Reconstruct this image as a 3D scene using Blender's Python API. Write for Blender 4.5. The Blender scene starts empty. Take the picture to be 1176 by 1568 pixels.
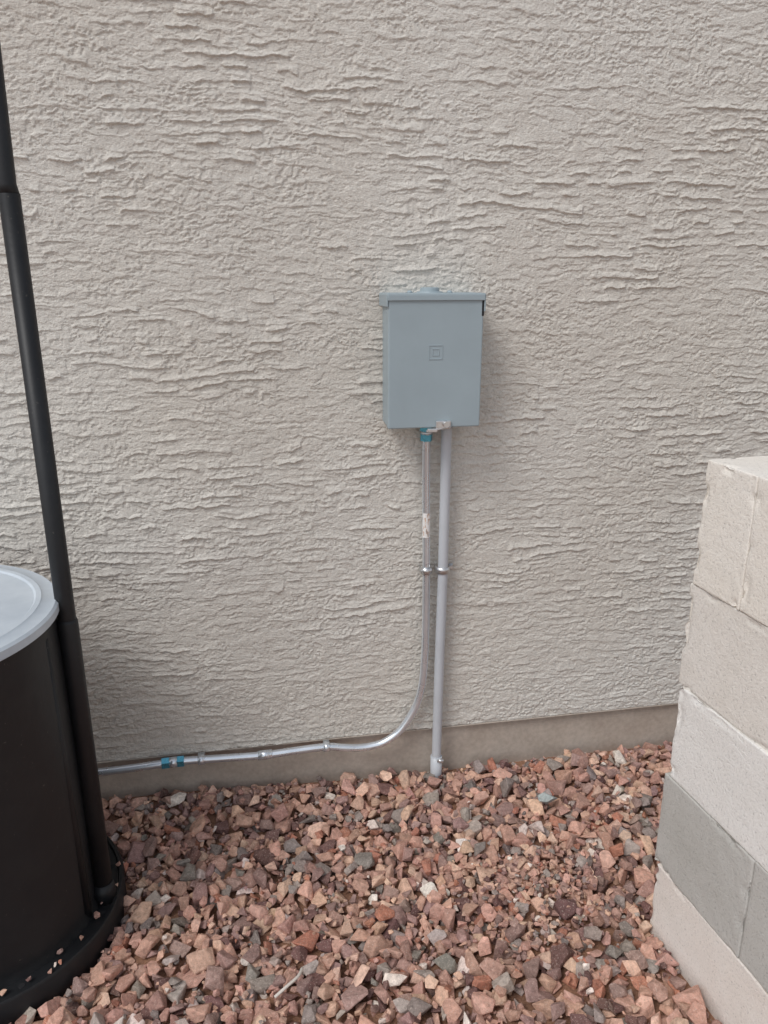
import bpy, bmesh, math, numpy as np
from mathutils import Vector, Matrix
rng=np.random.default_rng(7)
scene=bpy.context.scene
# ------------------------------------------------------------ helpers
def lin(r,g,b):
    f=lambda c:(c/255/12.92) if c/255<=.04045 else ((c/255+.055)/1.055)**2.4
    return (f(r),f(g),f(b),1.0)
def new_obj(name,me,parent=None,mat=None,smooth=False):
    o=bpy.data.objects.new(name,me); scene.collection.objects.link(o)
    if parent: o.parent=parent
    if mat: me.materials.append(mat)
    if smooth:
        me.polygons.foreach_set('use_smooth',[True]*len(me.polygons))
    return o
def empty(name):
    o=bpy.data.objects.new(name,None); o.empty_display_size=.1; scene.collection.objects.link(o); return o
class NT:
    def __init__(s,name):
        s.m=bpy.data.materials.new(name); s.m.use_nodes=True; s.t=s.m.node_tree; s.n=s.t.nodes; s.l=s.t.links
        s.b=s.n['Principled BSDF']
        s.co=s.n.new('ShaderNodeTexCoord').outputs['Object']
    def map(s,scale):
        m=s.n.new('ShaderNodeMapping'); m.inputs['Scale'].default_value=scale; s.l.new(s.co,m.inputs[0]); return m.outputs[0]
    def noise(s,scale,detail=3,rough=.55,vec=None):
        n=s.n.new('ShaderNodeTexNoise'); n.inputs['Scale'].default_value=scale; n.inputs['Detail'].default_value=detail; n.inputs['Roughness'].default_value=rough
        s.l.new(vec or s.co,n.inputs['Vector']); return n.outputs[0]
    def ramp(s,fac,stops):
        r=s.n.new('ShaderNodeValToRGB'); s.l.new(fac,r.inputs[0]); e=r.color_ramp.elements
        while len(e)<len(stops): e.new(.5)
        for i,(p,c) in enumerate(stops):
            e[i].position=p; e[i].color=c if len(c)==4 else (*c,1)
        return r.outputs[0]
    def mix(s,fac,a,b,mode='MIX'):
        m=s.n.new('ShaderNodeMix'); m.data_type='RGBA'; m.blend_type=mode
        for v,i in ((fac,0),(a,6),(b,7)):
            if hasattr(v,'links'): s.l.new(v,m.inputs[i])
            else: m.inputs[i].default_value=v
        return m.outputs[2]
    def bump(s,h,strength,dist,prev=None):
        b=s.n.new('ShaderNodeBump'); b.inputs['Strength'].default_value=strength; b.inputs['Distance'].default_value=dist
        s.l.new(h,b.inputs['Height'])
        if prev: s.l.new(prev,b.inputs['Normal'])
        return b.outputs[0]
    def out(s,col=None,rough=.8,metal=0,normal=None,spec=None):
        if col is not None:
            if hasattr(col,'links'): s.l.new(col,s.b.inputs['Base Color'])
            else: s.b.inputs['Base Color'].default_value=col
        if hasattr(rough,'links'): s.l.new(rough,s.b.inputs['Roughness'])
        else: s.b.inputs['Roughness'].default_value=rough
        s.b.inputs['Metallic'].default_value=metal
        if spec is not None: s.b.inputs['Specular IOR Level'].default_value=spec
        if normal: s.l.new(normal,s.b.inputs['Normal'])
        return s.m
def g(v): return (v,v,v,1)
_tab={}
def vnoise(x,y,seed):
    if seed not in _tab: _tab[seed]=np.random.default_rng(seed).random((256,256)).astype(np.float32)
    T=_tab[seed]
    xf=np.floor(x); yf=np.floor(y); xi=xf.astype(np.int32); yi=yf.astype(np.int32)
    fx=(x-xf).astype(np.float32); fy=(y-yf).astype(np.float32)
    fx=fx*fx*(3-2*fx); fy=fy*fy*(3-2*fy)
    xa=xi&255; xb=(xi+1)&255; ya=yi&255; yb=(yi+1)&255
    a=T[xa,ya]; b=T[xb,ya]; c=T[xa,yb]; d=T[xb,yb]
    return (a*(1-fx)+b*fx)*(1-fy)+(c*(1-fx)+d*fx)*fy
def fbm(x,y,seed,o=3):
    s=0;a=1;t=0
    for i in range(o):
        s=s+a*vnoise(x*2**i+17.3*i,y*2**i+5.1*i,seed+i); t+=a; a*=.5
    return s/t
def ss(a,b,x):
    t=np.clip((x-a)/(b-a),0,1); return t*t*(3-2*t)
def grid_mesh(name,P,flip=False):
    ny,nx,_=P.shape
    me=bpy.data.meshes.new(name)
    idx=np.arange(ny*nx,dtype=np.int32).reshape(ny,nx)
    q=np.stack([idx[:-1,:-1],idx[:-1,1:],idx[1:,1:],idx[1:,:-1]],-1).reshape(-1,4)
    if flip: q=q[:,::-1]
    n=len(q)
    me.vertices.add(ny*nx); me.vertices.foreach_set('co',P.astype(np.float32).ravel())
    me.loops.add(n*4); me.loops.foreach_set('vertex_index',np.ascontiguousarray(q).ravel())
    me.polygons.add(n); me.polygons.foreach_set('loop_start',np.arange(0,n*4,4,dtype=np.int32))
    me.polygons.foreach_set('use_smooth',np.ones(n,dtype=bool))
    me.update(calc_edges=True); return me
def tube(path,r,seg=24,cap=True):
    path=[Vector(p) for p in path]; n=len(path)
    rs=r if isinstance(r,(list,tuple)) else [r]*n
    bm=bmesh.new(); rings=[]
    t0=(path[1]-path[0]).normalized(); up=Vector((0,1,0)) if abs(t0.y)<.9 else Vector((1,0,0))
    u=t0.cross(up).normalized()
    for i,p in enumerate(path):
        t=((path[min(i+1,n-1)]-path[i]).normalized()+(path[i]-path[max(i-1,0)]).normalized()).normalized() if 0<i<n-1 else ((path[1]-path[0]).normalized() if i==0 else (path[-1]-path[-2]).normalized())
        u=(u-t*u.dot(t)).normalized(); v=t.cross(u)
        rings.append([bm.verts.new(p+(u*math.cos(a)+v*math.sin(a))*rs[i]) for a in [2*math.pi*k/seg for k in range(seg)]])
    for a,b in zip(rings[:-1],rings[1:]):
        for k in range(seg):
            f=bm.faces.new((a[k],a[(k+1)%seg],b[(k+1)%seg],b[k])); f.smooth=True
    if cap: bm.faces.new(rings[0][::-1]); bm.faces.new(rings[-1])
    bmesh.ops.recalc_face_normals(bm,faces=bm.faces)
    me=bpy.data.meshes.new('tube'); bm.to_mesh(me); bm.free(); return me
def smooth_path(pts,n=12):
    P=[Vector(p) for p in pts]; P=[2*P[0]-P[1]]+P+[2*P[-1]-P[-2]]; o=[]
    for i in range(1,len(P)-2):
        a,b,c,d=P[i-1:i+3]
        for k in range(n):
            t=k/n; o.append(.5*((2*b)+(c-a)*t+(2*a-5*b+4*c-d)*t*t+(3*b-a-3*c+d)*t**3))
    o.append(P[-2]); return o
def box(x0,x1,y0,y1,z0,z1,bev=0,seg=2):
    bm=bmesh.new(); bmesh.ops.create_cube(bm,size=1)
    for v in bm.verts: v.co=Vector(((x0+x1)/2+v.co.x*(x1-x0),(y0+y1)/2+v.co.y*(y1-y0),(z0+z1)/2+v.co.z*(z1-z0)))
    if bev: bmesh.ops.bevel(bm,geom=bm.edges[:],offset=bev,segments=seg,affect='EDGES',profile=.5)
    for f in bm.faces: f.smooth=False
    me=bpy.data.meshes.new('box'); bm.to_mesh(me); bm.free(); return me
def lathe(prof,center=(0,0),seg=96,cfun=None):
    bm=bmesh.new(); rings=[]
    for (r,z) in prof:
        cx,cy=cfun(z) if cfun else center
        if r<1e-6: rings.append([bm.verts.new((cx,cy,z))]*seg); continue
        rings.append([bm.verts.new((cx+r*math.cos(2*math.pi*k/seg),cy+r*math.sin(2*math.pi*k/seg),z)) for k in range(seg)])
    for a,b in zip(rings[:-1],rings[1:]):
        for k in range(seg):
            vs=[a[k],a[(k+1)%seg],b[(k+1)%seg],b[k]]; u=[]
            for v in vs:
                if v not in u: u.append(v)
            if len(u)>2: f=bm.faces.new(u); f.smooth=True
    bmesh.ops.recalc_face_normals(bm,faces=bm.faces)
    me=bpy.data.meshes.new('lathe'); bm.to_mesh(me); bm.free()
    return me
def sharp(o,ang=35):
    o.data.set_sharp_from_angle(angle=math.radians(ang))
# ------------------------------------------------------------ materials
def mat_stucco():
    s=NT('stucco_paint')
    c=s.ramp(s.noise(1.3,3,.5),[(.35,lin(213,207,197)),(.65,lin(219,215,207))])
    c2=s.ramp(s.noise(150,2,.7),[(.3,g(.84)),(.7,g(1.06))])
    c=s.mix(1.0,c,c2,'MULTIPLY')
    sm=s.ramp(s.noise(7,5,.75),[(.70,g(0)),(.76,g(.35))])
    c=s.mix(sm,c,lin(228,226,222))
    n=s.bump(s.noise(230,2,.75,s.map((.8,1,1.2))),.85,.003)
    return s.out(c,.88,normal=n,spec=.2)
def mat_found():
    s=NT('foundation_paint')
    c=s.ramp(s.noise(6,4,.6),[(.3,lin(176,163,150)),(.7,lin(197,186,174))])
    d=s.ramp(s.noise(70,3,.6),[(.3,g(.84)),(.7,g(1.03))])
    return s.out(s.mix(1,c,d,'MULTIPLY'),.85,normal=s.bump(s.noise(160,3,.6),.4,.002),spec=.25)
def mat_paint(name,c1,rough=.42,bs=.05):
    s=NT(name)
    c=s.mix(s.ramp(s.noise(9,4,.6),[(.3,g(0)),(.75,g(1))]),c1,tuple(v*.90 for v in c1[:3])+(1,))
    return s.out(c,rough,normal=s.bump(s.noise(700,2,.5),bs,.0006))
def mat_zinc(name,col=(.82,.87,.92,1),rough=.27,metal=.75):
    s=NT(name)
    c=s.mix(s.ramp(s.noise(12,2,.5,s.map((1,1,.5))),[(.35,g(0)),(.7,g(1))]),col,tuple(v*.86 for v in col[:3])+(1,))
    r=s.ramp(s.noise(15,2,.5),[(.3,g(rough-.04)),(.7,g(rough+.06))])
    return s.out(c,r,metal)
def mat_black():
    s=NT('black_plastic')
    d=s.ramp(s.noise(5,5,.7),[(.45,g(0)),(.8,g(.35))])
    sp=s.ramp(s.noise(90,2,.7),[(.71,g(0)),(.76,g(.35))])
    c=s.mix(d,(.010,.011,.013,1),(.036,.037,.038,1)); c=s.mix(sp,c,(.14,.125,.11,1))
    return s.out(c,.48,normal=s.bump(s.noise(60,3,.6),.15,.002),spec=.4)
def mat_lid():
    s=NT('lid_plastic')
    c=s.ramp(s.noise(7,4,.65),[(.3,lin(180,190,199)),(.7,lin(203,212,219))])
    return s.out(c,.45,normal=s.bump(s.noise(200,2,.6),.1,.001))
def mat_rock():
    s=NT('gravel_rock')
    a=s.n.new('ShaderNodeAttribute'); a.attribute_name='rock_col'
    n1=s.noise(95,4,.78)
    v=s.ramp(n1,[(.25,g(.55)),(.5,g(.98)),(.72,g(1.38))])
    c=s.mix(1,a.outputs['Color'],v,'MULTIPLY')
    sp=s.ramp(s.noise(340,1,.6),[(.60,g(0)),(.72,g(.4))])
    c=s.mix(sp,c,lin(224,206,192))
    return s.out(c,.88,normal=s.bump(n1,.75,.006),spec=.2)
def mat_ground():
    s=NT('dirt')
    c=s.ramp(s.noise(9,5,.65),[(.3,lin(132,101,86)),(.7,lin(184,141,114))])
    n2=s.noise(200,4,.75)
    c=s.mix(1,c,s.ramp(n2,[(.3,g(.6)),(.7,g(1.25))]),'MULTIPLY')
    return s.out(c,.95,normal=s.bump(n2,.9,.006),spec=.1)
def mat_block(name,c1,c2):
    s=NT(name)
    c=s.ramp(s.noise(5,4,.6),[(.3,c1),(.7,c2)])
    n2=s.noise(190,3,.8)
    d=s.ramp(n2,[(.30,g(.62)),(.42,g(.96)),(.75,g(1.03))])
    st=s.ramp(s.noise(11,4,.7),[(.6,g(0)),(.85,g(.15))])
    c=s.mix(st,s.mix(1,c,d,'MULTIPLY'),lin(200,188,172))
    return s.out(c,.92,normal=s.bump(n2,.7,.004),spec=.15)
M_st=mat_stucco(); M_fo=mat_found()
M_box=mat_paint('enclosure_paint',lin(158,172,178),.45)
M_pvc=mat_paint('conduit_gray',lin(196,200,205),.36)
M_emt=mat_zinc('zinc_tube'); M_blue=mat_zinc('blue_fitting',(.13,.46,.62,1),.25,.7)
M_zn=mat_zinc('zinc_hardware',(.72,.72,.72,1),.3,.85)
M_blk=mat_black(); M_lid=mat_lid(); M_rock=mat_rock(); M_gr=mat_ground()
M_dark=NT('dark_gap').out((.01,.01,.012,1),.8)
# ------------------------------------------------------------ house wall (stucco relief is real geometry)
def axis(dense0,dense1,step,lo,hi,coarse):
    a=np.arange(dense0,dense1,step)
    l=np.arange(lo,dense0-1e-6,coarse); r=np.arange(dense1,hi+coarse,coarse)
    return np.concatenate([l,a,r])
xs=axis(-.72,1.48,.0020,-4,5,.02); zs=np.concatenate([np.arange(.131,2.10,.0017),np.arange(2.10,3.0,.02)])
X,Z=np.meshgrid(xs,zs)
wx=X+.02*(fbm(X/.10,Z/.06,11,2)-.5)
wz=Z+.026*(fbm(X/.18,Z/.09,21,2)-.5)+.0115*(fbm(X/.019,Z/.015,31,3)-.5)
def laps(period,seed,th,seglen):
    s=wz/period+1.2*fbm(wx/.22,wz/.06,seed,2)
    row=np.floor(s); fr=s-row
    prof=np.where(fr<.10,ss(0,.10,fr),(1-(fr-.10)/.90)**2.4)
    m=ss(th,th+.06,fbm(wx/seglen+row*7.31,row*3.7,seed+10,2))
    return prof*m
reg=.55+.9*ss(.35,.65,fbm(X/.25,Z/.18,191,2))   # some areas are worked more than others
lap=laps(.028,41,.50,.055)
lap2=laps(.0150,141,.50,.032)
pl=fbm(wx/.030,wz/.0098,61,3)
plat=ss(.498,.53,pl)
rz=ss(.38,.62,fbm(X/.14,Z/.09,71,2))
gr_=fbm(wx/.0082,wz/.0062,81,2)
grain=ss(.47,.61,gr_)
Hh=reg*(.0034*lap+.0012*lap2)+.0016*plat+.0026*grain*(1-.7*plat)*(.3+.7*rz)*(1-.4*lap)+.003*(fbm(X/.5,Z/.5,91,2)-.5)
me=grid_mesh('stucco',np.stack([X,-Hh,Z],-1))
house=empty('house_wall')
new_obj('stucco_surface',me,house,M_st)
new_obj('foundation',box(-4,5,.012,.3,-.3,.1285,.001,1),house,M_fo)
new_obj('stucco_backing',box(-4,5,.010,.3,.131,3.0),house,M_st)
new_obj('weep_screed',box(-4,5,-.003,.0115,.1255,.1295,.001,1),house,M_fo)
# ------------------------------------------------------------ ground
PATCH=((.655,-.507,.085,.085,.032),(-.246,-.530,.07,.05,.022))
def edge_rise(x,y): return (.010+.030*ss(.55,-.3,x))*np.exp(-((y+.02)/.13)**2)
def ground_h(x,y):
    base=-.048+.022*(fbm(x/.5+9,y/.5+9,101,2)-.5)
    base=base+edge_rise(x,y)
    for (cx,cy,sx,sy,h) in PATCH:
        base=base+h*np.exp(-(((x-cx)/sx)**2+((y-cy)/sy)**2))
    return base
gx=axis(-1.3,2.1,.01,-40,40,1.0); gy=axis(-1.8,.02,.01,-60,20,1.0)
GX,GY=np.meshgrid(gx,gy)
near=(GX>-1.32)&(GX<2.12)&(GY>-1.82)&(GY<.03)
GZ=np.where(near,ground_h(GX,GY)+.006*fbm(GX/.02,GY/.02,111,2),-.03)
new_obj('ground',grid_mesh('ground',np.stack([GX,GY,GZ],-1)),None,M_gr)
# ------------------------------------------------------------ gravel
DC0=(-.655,-.375)
def templates(n):
    T=[]
    for i in range(n):
        k=int(rng.integers(8,13)); p=rng.normal(size=(k,3)); p/=np.linalg.norm(p,axis=1)[:,None]
        p*=rng.uniform(.82,1.15,(k,1)); p*=np.array([1,rng.uniform(.66,.98),rng.uniform(.55,.85)])
        bm=bmesh.new(); vs=[bm.verts.new(q) for q in p]
        bmesh.ops.convex_hull(bm,input=vs)
        dl=[v for v in bm.verts if not v.link_faces]
        if dl: bmesh.ops.delete(bm,geom=dl,context='VERTS')
        bmesh.ops.dissolve_limit(bm,angle_limit=math.radians(12),verts=bm.verts,edges=bm.edges)
        bmesh.ops.bevel(bm,geom=bm.edges[:],offset=.045,segments=1,affect='EDGES',clamp_overlap=True)
        bmesh.ops.triangulate(bm,faces=bm.faces)
        bmesh.ops.recalc_face_normals(bm,faces=bm.faces)
        bm.verts.index_update()
        V=np.array([v.co[:] for v in bm.verts],dtype=np.float32); Fc=np.array([[v.index for v in f.verts] for f in bm.faces],dtype=np.int32)
        bm.free(); T.append((V,Fc))
    return T
TP=templates(36)
cell=.005; x0,y0=-1.25,-1.7; nx,ny=int(3.3/cell),int(1.75/cell)
hx=x0+np.arange(nx)*cell; hy=y0+np.arange(ny)*cell
HM0=ground_h(*np.meshgrid(hx,hy)).astype(np.float64); HM=HM0.copy()
PAL=[((198,157,139),29),((182,143,129),26),((206,168,146),19),((158,129,121),21),((166,153,145),11),((142,131,124),7),((118,90,85),11),((226,210,199),4),((213,178,157),13),((176,122,102),7)]
pc=np.array([lin(*c)[:3] for c,_ in PAL])*1.08; pw=np.array([w for _,w in PAL],float); pw/=pw.sum()
def blocked(x,y,r):
    if y>-.002-r*.6: return True
    dx,dy=x-DC0[0],y-DC0[1]
    if math.hypot(dx,dy)<.306+r*.35: return True
    t=-(y+.65); face=.863+.087*t
    if t>-r*.8 and face-r*.55<x<face+.2+r*.55: return True
    return False
VV=[];FF=[];CC=[];off=0
def drop(N,mean,sig,lo,hi,cands,rej,xr=(-1.2,2.0),yr=(-1.6,0),top=.055,colmul=1.0):
    global off
    count=tries=0
    while count<N and tries<N*5:
        tries+=1
        r=float(np.clip(rng.lognormal(math.log(mean),sig),lo,hi))
        best=None
        for _ in range(cands):
            x=rng.uniform(*xr); y=rng.uniform(*yr)
            i=min(int((x-x0)/cell),nx-1); j=min(int((y-y0)/cell),ny-1)
            hh=HM[j,i]-HM0[j,i]
            if best is None or hh<best[0]: best=(hh,x,y)
        hh,x,y=best
        if blocked(x,y,r): continue
        if min(((x-c[0])/.085)**2+((y-c[1])/.08)**2 for c in PATCH)<1.0 and rng.random()<rej: continue
        if hh>top and rng.random()<.8: continue
        sx=r*rng.uniform(.9,1.25); T=TP[int(rng.integers(len(TP)))]
        k=max(1,int(r*.8/cell)); i=int((x-x0)/cell); j=int((y-y0)/cell)
        i0,i1,j0,j1=max(i-k,0),min(i+k+1,nx),max(j-k,0),min(j+k+1,ny)
        sub=HM[j0:j1,i0:i1]
        if sub.size==0: continue
        yy,xx=np.mgrid[j0:j1,i0:i1]; rr=((xx-i)**2+(yy-j)**2)*cell*cell/(r*r*.72)
        ins=rr<1
        base=sub[ins].mean() if ins.any() else sub.mean()
        c=r*.62; zc=base+c*.62
        HM[j0:j1,i0:i1]=np.where(ins,np.maximum(sub,zc+c*.85*np.sqrt(np.clip(1-rr,0,1))),sub)
        a=rng.uniform(0,2*math.pi); tilt=rng.normal(0,.42); ax=rng.uniform(0,2*math.pi)
        R=np.array(Matrix.Rotation(tilt,3,Vector((math.cos(ax),math.sin(ax),0)))@Matrix.Rotation(a,3,'Z'))
        V=(T[0]*sx)@R.T+np.array([x,y,zc])
        col=pc[rng.choice(len(pc),p=pw)]*rng.uniform(.78,1.2)*(1+rng.normal(0,.02,3))*colmul
        VV.append(V);FF.append(T[1]+off);CC.append(np.repeat(np.append(np.clip(col,.01,.9),1)[None],len(V),0)); off+=len(V);count+=1
    return count
n1=drop(8600,.0195,.27,.009,.033,4,.62)
n2=drop(3000,.0075,.3,.004,.011,5,.2,(-.75,1.4),(-1.1,0),.03)
n3=drop(320,.008,.3,.004,.015,1,.0,(.50,.80),(-.62,-.40),.1)
for _ in range(18):
    a=rng.uniform(-1.9,.25); q=rng.uniform(.268,.296); x=DC0[0]+q*math.cos(a); y=DC0[1]+q*math.sin(a); r=rng.uniform(.006,.012)
    T=TP[int(rng.integers(len(TP)))]; R=np.array(Matrix.Rotation(rng.uniform(0,6.28),3,'Z'))
    V=(T[0]*r)@R.T+np.array([x,y,.036+r*.4]); VV.append(V);FF.append(T[1]+off);col=pc[rng.choice(len(pc),p=pw)]
    CC.append(np.repeat(np.append(col,1)[None],len(V),0)); off+=len(V)
V=(TP[3][0]*np.array([.034,.03,.024]))+np.array([.787,-.225,.018]); VV.append(V);FF.append(TP[3][1]+off);CC.append(np.repeat(np.array([*lin(168,176,174)[:3],1])[None],len(V),0)); off+=len(V)
VV=np.concatenate(VV).astype(np.float32);FF=np.concatenate(FF).astype(np.int32);CC=np.concatenate(CC).astype(np.float32)
me=bpy.data.meshes.new('gravel'); n=len(FF)
me.vertices.add(len(VV)); me.vertices.foreach_set('co',VV.ravel())
me.loops.add(n*3); me.loops.foreach_set('vertex_index',FF.ravel())
me.polygons.add(n); me.polygons.foreach_set('loop_start',np.arange(0,n*3,3,dtype=np.int32)); me.polygons.foreach_set('use_smooth',np.zeros(n,dtype=bool))
me.update(calc_edges=True)
at=me.attributes.new('rock_col','FLOAT_COLOR','POINT'); at.data.foreach_set('color',CC.ravel())
new_obj('gravel',me,None,M_rock)
M_tw=NT('dry_twig').out(lin(214,206,196),.8)
new_obj('dry_twig',tube(smooth_path([(-.005,-.735,.028),(.02,-.722,.036),(.045,-.70,.034),(.055,-.675,.026)],6),[.0032]*19,8),None,M_tw)
# ------------------------------------------------------------ block wall
bw=empty('block_wall'); bw.location=(.863,-.65,0); bw.rotation_euler=(0,0,math.radians(5))
mats=[mat_block('block_cream',lin(236,229,218),lin(243,238,230)),mat_block('block_cream_b',lin(228,222,213),lin(237,232,225)),
      mat_block('block_white',lin(237,234,229),lin(244,242,238)),mat_block('block_gray',lin(190,188,182),lin(202,200,195)),mat_block('block_cream_c',lin(235,225,216),lin(242,236,229))]
lev=[1.087,.831,.604,.384,.151,-.075,-.30]; first=[.14,.36,.52,.27,.40,.2]
def rbox(x0,x1,y0,y1,z0,z1,r,n,seed):
    t=np.linspace(-1,1,n+1); t=np.sign(t)*(1-(1-np.abs(t))**1.5)
    A,B=np.meshgrid(t,t); O=np.ones_like(A)
    V=[];F=[];o=0
    for fc in ((O,A,B,0),(-O,A,B,1),(A,O,B,1),(A,-O,B,0),(A,B,O,0),(A,B,-O,1)):
        P=np.stack([fc[0],fc[1],fc[2]],-1).reshape(-1,3); V.append(P)
        idx=np.arange(len(P)).reshape(n+1,n+1)
        q=np.stack([idx[:-1,:-1],idx[:-1,1:],idx[1:,1:],idx[1:,:-1]],-1).reshape(-1,4)
        if fc[3]: q=q[:,::-1]
        F.append(q+o); o+=len(P)
    V=np.concatenate(V); F=np.concatenate(F)
    c=np.array([(x0+x1)/2,(y0+y1)/2,(z0+z1)/2]); h=np.array([(x1-x0)/2,(y1-y0)/2,(z1-z0)/2])
    P=V*h; inn=np.clip(P,-(h-r),h-r); d=P-inn; L=np.linalg.norm(d,axis=1)[:,None]; L[L<1e-9]=1
    nrm=d/L; P=inn+nrm*r
    a=fbm((P[:,1]+P[:,0]*.9)/.018+seed,(P[:,2]+P[:,0]*.5)/.018+3*seed,500,3)-.5
    edge=(np.sum(np.abs(P)>h-.012,axis=1)>=2)
    chip=np.where(edge,ss(.62,.8,fbm((P[:,1]+P[:,0])/.03+seed*2,P[:,2]/.03+seed,520,2)),0)
    P=P+nrm*(.0020*a-.006*chip)[:,None]+c
    return P,F
for ci in range(6):
    y=0.0; L=first[ci]; V=[];F=[];o=0;k=0
    while y<2.6:
        z1,z0=lev[ci]-(.0012 if ci else 0),lev[ci+1]+.0012
        dx=rng.normal(0,.0012); e=(rng.normal(0,.004) if y==0 else 0)
        P,q=rbox(dx,.195+dx,-(y+L)+.0003,-y-.0003+e,z0,z1,.0024,32 if y<.6 else 10,ci*13.7+k*5.1)
        V.append(P);F.append(q+o);o+=len(P); y+=L; L=.43;k+=1
    V=np.concatenate(V);F=np.concatenate(F)
    me=bpy.data.meshes.new('course'); me.from_pydata(V.tolist(),[],F.tolist()); 
    bm=bmesh.new(); bm.from_mesh(me); bmesh.ops.remove_doubles(bm,verts=bm.verts,dist=.00005); bmesh.ops.recalc_face_normals(bm,faces=bm.faces); bm.to_mesh(me); bm.free()
    new_obj(f'course_{ci+1}',me,bw,mats[min(ci,4)],True)
new_obj('mortar',box(.0055,.189,-2.7,-.007,-.3,1.078),bw,mats[1])
st=lathe([(0,0),(.03,.004),(.042,.022),(.044,.04),(.036,.058),(.02,.07),(0,.074)],seg=24)
o=new_obj('rounded_stone',st,None,mats[4],True); o.location=(1.062,-.70,1.085); o.scale=(1.2,1,.9)
# ------------------------------------------------------------ electrical enclosure
eb=empty('electrical_disconnect_box')
new_obj('body',box(.347,.570,-.098,-.004,1.062,1.378,.0025),eb,M_box)
new_obj('cover',box(.342,.576,-.112,-.088,1.060,1.371,.0035,3),eb,M_box)
new_obj('cover_side_left',box(.3422,.3465,-.089,-.060,1.066,1.345,.001),eb,M_box)
new_obj('cover_side_right',box(.5715,.5758,-.089,-.060,1.066,1.345,.001),eb,M_box)
new_obj('top_cap',box(.339,.579,-.116,-.002,1.3735,1.383,.0025),eb,M_box)
new_obj('top_cap_lip',box(.340,.578,-.1165,-.1125,1.366,1.380,.0015),eb,M_box)
new_obj('top_cap_flap_left',box(.3375,.3415,-.114,-.01,1.352,1.380,.0012),eb,M_box)
new_obj('top_cap_flap_right',box(.5765,.5805,-.114,-.01,1.340,1.380,.0012),eb,M_box)
new_obj('side_gap',box(.5715,.5769,-.1125,-.1085,1.330,1.366),eb,M_dark)
hb=new_obj('hub_plate',lathe([(0,.013),(.018,.013),(.023,.011),(.024,.0035),(.031,.003),(.033,0),(0,0)],seg=48),eb,M_box); hb.location=(.455,-.055,1.383); sharp(hb)
for k,xx in enumerate((.405,.505)):
    sc=new_obj(f'hub_screw_{k+1}',lathe([(0,.006),(.004,.005),(.007,.002),(.008,0),(0,0)],seg=20),eb,M_box); sc.location=(xx,-.055,1.383)
def frame(x,z,s,w,y,name):
    for k,(a,b,c,d) in enumerate(((x-s,x+s,z+s-w,z+s),(x-s,x+s,z-s,z-s+w),(x-s,x-s+w,z-s+w+.0002,z+s-w-.0002),(x+s-w,x+s,z-s+w+.0002,z+s-w-.0002))):
        new_obj(f'{name}_{k+1}',box(a,b,y-.0010,y+.001,c,d,.0004,1),eb,M_box)
frame(.459,1.245,.0175,.0022,-.1122,'emboss_outer')
frame(.459,1.245,.0085,.0018,-.1122,'emboss_inner')
new_obj('latch_plate',box(.462,.500,-.1185,-.1125,1.057,1.078,.002),eb,M_zn)
new_obj('latch_tongue',box(.440,.466,-.122,-.1125,1.050,1.0595,.002),eb,M_zn)
new_obj('latch_knob',tube([(.487,-.118,1.070),(.487,-.128,1.070)],.0075,20),eb,M_zn)
new_obj('latch_pin',tube([(.438,-.116,1.052),(.500,-.116,1.062)],.003,12),eb,M_zn)
# ------------------------------------------------------------ metal conduit (left)
ec=empty('metal_conduit')
Yp=-.028
pts=[(.458,-.035,1.062),(.458,-.033,1.00),(.461,Yp,.85),(.465,Yp,.655),(.466,Yp,.50),(.465,Yp,.40),(.460,Yp,.31),(.447,Yp,.245),(.425,Yp,.195),(.392,Yp,.148),(.350,Yp,.118),(.31,Yp,.108),(.27,Yp,.107),(.225,Yp,.113),(.178,Yp,.121),(.09,Yp,.119),(0,Yp,.115),(-.12,Yp,.119),(-.235,Yp,.123),(-.445,Yp,.115),(-.95,Yp,.113)]
new_obj('tube',tube(smooth_path(pts,8),.0108,24),ec,M_emt)
def ringc(parent,name,a,b,r,mat): new_obj(name,tube([a,b],r,28),parent,mat)
def nut(parent,name,a,b,r,mat):
    o=new_obj(name,tube([a,b],r,6),parent,mat)
    for p in o.data.polygons: p.use_smooth=False
nut(ec,'connector_nut_top',(.458,-.035,1.054),(.458,-.035,1.038),.0175,M_blue)
ringc(ec,'connector_body',(.458,-.035,1.038),(.458,-.034,1.030),.0145,M_emt)
nut(ec,'connector_nut',(.458,-.034,1.030),(.458,-.033,1.012),.016,M_blue)
nut(ec,'coupling_nut_1',(-.222,Yp,.123),(-.240,Yp,.123),.0165,M_blue)
ringc(ec,'coupling_body',(-.240,Yp,.123),(-.262,Yp,.1225),.0145,M_emt)
nut(ec,'coupling_nut_2',(-.262,Yp,.1225),(-.282,Yp,.122),.0165,M_blue)
ringc(ec,'coupling_set_screw',(-.018,Yp,.115),(.022,Yp,.116),.0135,M_emt)
ringc(ec,'set_screw_head',(.002,-.045,.118),(.002,-.036,.117),.004,M_zn)
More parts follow.
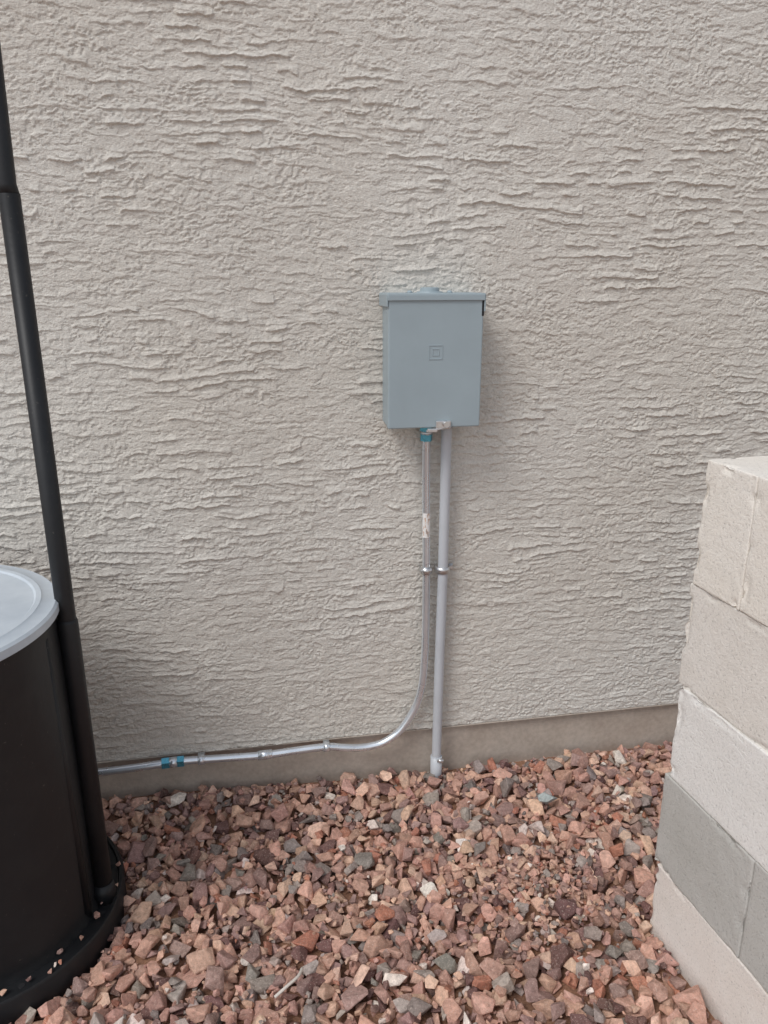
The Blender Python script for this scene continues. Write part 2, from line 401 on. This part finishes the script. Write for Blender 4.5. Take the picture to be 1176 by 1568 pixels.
def strap(parent,name,x,z,r,vert,side,mat,w=.009):
    bm=bmesh.new(); prev=None
    arc=[( (r+.003)*math.cos(a), (r+.003)*math.sin(a)) for a in np.linspace(0,math.pi,13)]
    P=[(r+.003,-.016)]+arc+[(-(r+.003),-.016)]
    if side: P=[(r+.018,-.0165)]+P
    for (u,v) in P:
        y=Yp-v
        if vert: q=[Vector((x+u,y,z-w)),Vector((x+u,y,z+w))]
        else: q=[Vector((x-w,y,z+u)),Vector((x+w,y,z+u))]
        cur=[bm.verts.new(c) for c in q]
        if prev: bm.faces.new((prev[0],prev[1],cur[1],cur[0]))
        prev=cur
    me=bpy.data.meshes.new(name); bm.to_mesh(me); bm.free()
    o=new_obj(name,me,parent,mat); m=o.modifiers.new('t','SOLIDIFY'); m.thickness=.0022; m.offset=1
    for p in me.polygons: p.use_smooth=True
    if side:
        c=(x+r+.012,Yp+.013,z) if vert else (x,Yp+.013,z+r+.012)
        new_obj(name+'_screw',tube([c,(c[0],c[1]-.007,c[2])],.0045,12),parent,M_zn)
strap(ec,'strap_upper',.465,.648,.0108,True,False,M_zn)
new_obj('strap_bolt',tube([(.448,-.034,.648),(.4805,-.034,.648)],.0035,12),ec,M_zn)
strap(ec,'strap_lower',-.175,.121,.0108,False,False,M_emt)
strap(ec,'strap_lower_b',.178,.1205,.0108,False,False,M_emt)
s_=NT('label'); wv=s_.noise(160,2,.5,s_.map((1,1,.35)))
c=s_.ramp(wv,[(.54,lin(232,230,227)),(.60,lin(205,170,145)),(.68,lin(150,150,150))]); M_lab=s_.out(c,.6)
bm=bmesh.new(); prev=None
for a in np.linspace(math.radians(200),math.radians(330),14):
    cur=[bm.verts.new((.4625+.0114*math.cos(a),Yp+.0114*math.sin(a),z)) for z in (.745,.814)]
    if prev: f=bm.faces.new((prev[0],cur[0],cur[1],prev[1])); f.smooth=True
    prev=cur
me=bpy.data.meshes.new('label'); bm.to_mesh(me); bm.free(); new_obj('paper_label',me,ec,M_lab)
# ------------------------------------------------------------ gray conduit (right)
gc=empty('gray_conduit')
new_obj('pipe',tube(smooth_path([(.511,-.037,1.062),(.511,-.035,1.0),(.511,-.032,.65),(.508,-.030,.39),(.505,-.030,.05),(.5045,-.030,-.1)],6),.0138,28),gc,M_pvc)
ringc(gc,'box_connector',(.511,-.037,1.062),(.511,-.037,1.046),.019,M_pvc)
ringc(gc,'ground_coupling',(.505,-.030,.052),(.505,-.030,-.05),.0172,M_pvc)
ringc(gc,'ground_clamp_bolt',(.505,-.044,.046),(.522,-.050,.046),.006,M_zn)
strap(gc,'strap_pipe',.511,.648,.0150,True,True,M_zn)
# ------------------------------------------------------------ black tank
tk=empty('black_plastic_tank')
H0,H1=.03,.765
def cf(z):
    t=max(0,min(1,(z-H0)/(H1-H0))); return (-.655-.047*t,-.375-.075*t)
prof=[(.0,-.04),(.306,-.04),(.307,.030),(.303,.036),(.296,.036),(.293,.030),(.266,.030),(.257,.05),(.296,.74),(.298,.765),(0,.765)]
o=new_obj('body',lathe(prof,cfun=cf,seg=128),tk,M_blk); sharp(o,40)
lc=(-.702,-.450)
o=new_obj('lid',lathe([(0,.7655),(.302,.7655),(.307,.769),(.307,.785),(.302,.790),(.278,.791),(.274,.7945),(.264,.7945),(.260,.791),(0,.793)],center=lc,seg=128),tk,M_lid); sharp(o,40)
for i in range(24):
    a=2*math.pi*i/24
    x,y=DC0[0]+.281*math.cos(a),DC0[1]+.281*math.sin(a)
    new_obj(f'flange_hole_{i}',tube([(x,y,.026),(x,y,.0308)],.007,14),tk,M_dark)
new_obj('side_rib',tube([(-.415,-.455,.03),(-.418,-.49,.74)],.012,16),tk,M_blk)
# ------------------------------------------------------------ pole
pl_=empty('black_pole')
new_obj('lower_tube',tube([(-.386,-.40,.02),(-.392,-.40,1.56)],.0185,32),pl_,M_blk)
new_obj('upper_tube',tube([(-.392,-.40,1.555),(-.394,-.40,1.575),(-.384,-.40,2.3)],[.0185,.0165,.0165],32),pl_,M_blk)
new_obj('sleeve',tube([(-.386,-.40,.02),(-.389,-.40,.735),(-.389,-.40,.742)],[.0215,.0215,.019],32),pl_,M_blk)
new_obj('foot',tube([(-.386,-.40,.03),(-.386,-.40,.075)],[.030,.0225],32),pl_,M_blk)
# ------------------------------------------------------------ light
w=bpy.data.worlds.new('World'); scene.world=w; w.use_nodes=True; nt=w.node_tree
sky=nt.nodes.new('ShaderNodeTexSky'); sky.sky_type='NISHITA'; sky.sun_disc=False
d=Vector((-.60,-.47,.93)).normalized()
sky.sun_elevation=math.asin(d.z); sky.sun_rotation=math.atan2(d.x,d.y)
hs=nt.nodes.new('ShaderNodeHueSaturation'); hs.inputs['Saturation'].default_value=.35
nt.links.new(sky.outputs[0],hs.inputs['Color']); nt.links.new(hs.outputs[0],nt.nodes['Background'].inputs[0])
nt.nodes['Background'].inputs[1].default_value=.15
L=bpy.data.lights.new('sun','SUN'); L.energy=1.5; L.angle=math.radians(22); L.color=(1,.98,.955)
so=bpy.data.objects.new('sun',L); scene.collection.objects.link(so); so.rotation_euler=d.to_track_quat('Z','Y').to_euler()
scene.view_settings.view_transform='Standard'; scene.view_settings.look='None'; scene.view_settings.exposure=0
# ------------------------------------------------------------ camera
cam=bpy.data.cameras.new('camera'); co=bpy.data.objects.new('camera',cam); scene.collection.objects.link(co)
cam.sensor_fit='VERTICAL'; cam.sensor_height=36; cam.lens=36*1178/1568; cam.clip_end=500; cam.clip_start=.02
co.location=(0,-1.955,1.42); co.rotation_euler=(math.radians(90-17),0,math.radians(-10.2))
scene.camera=co
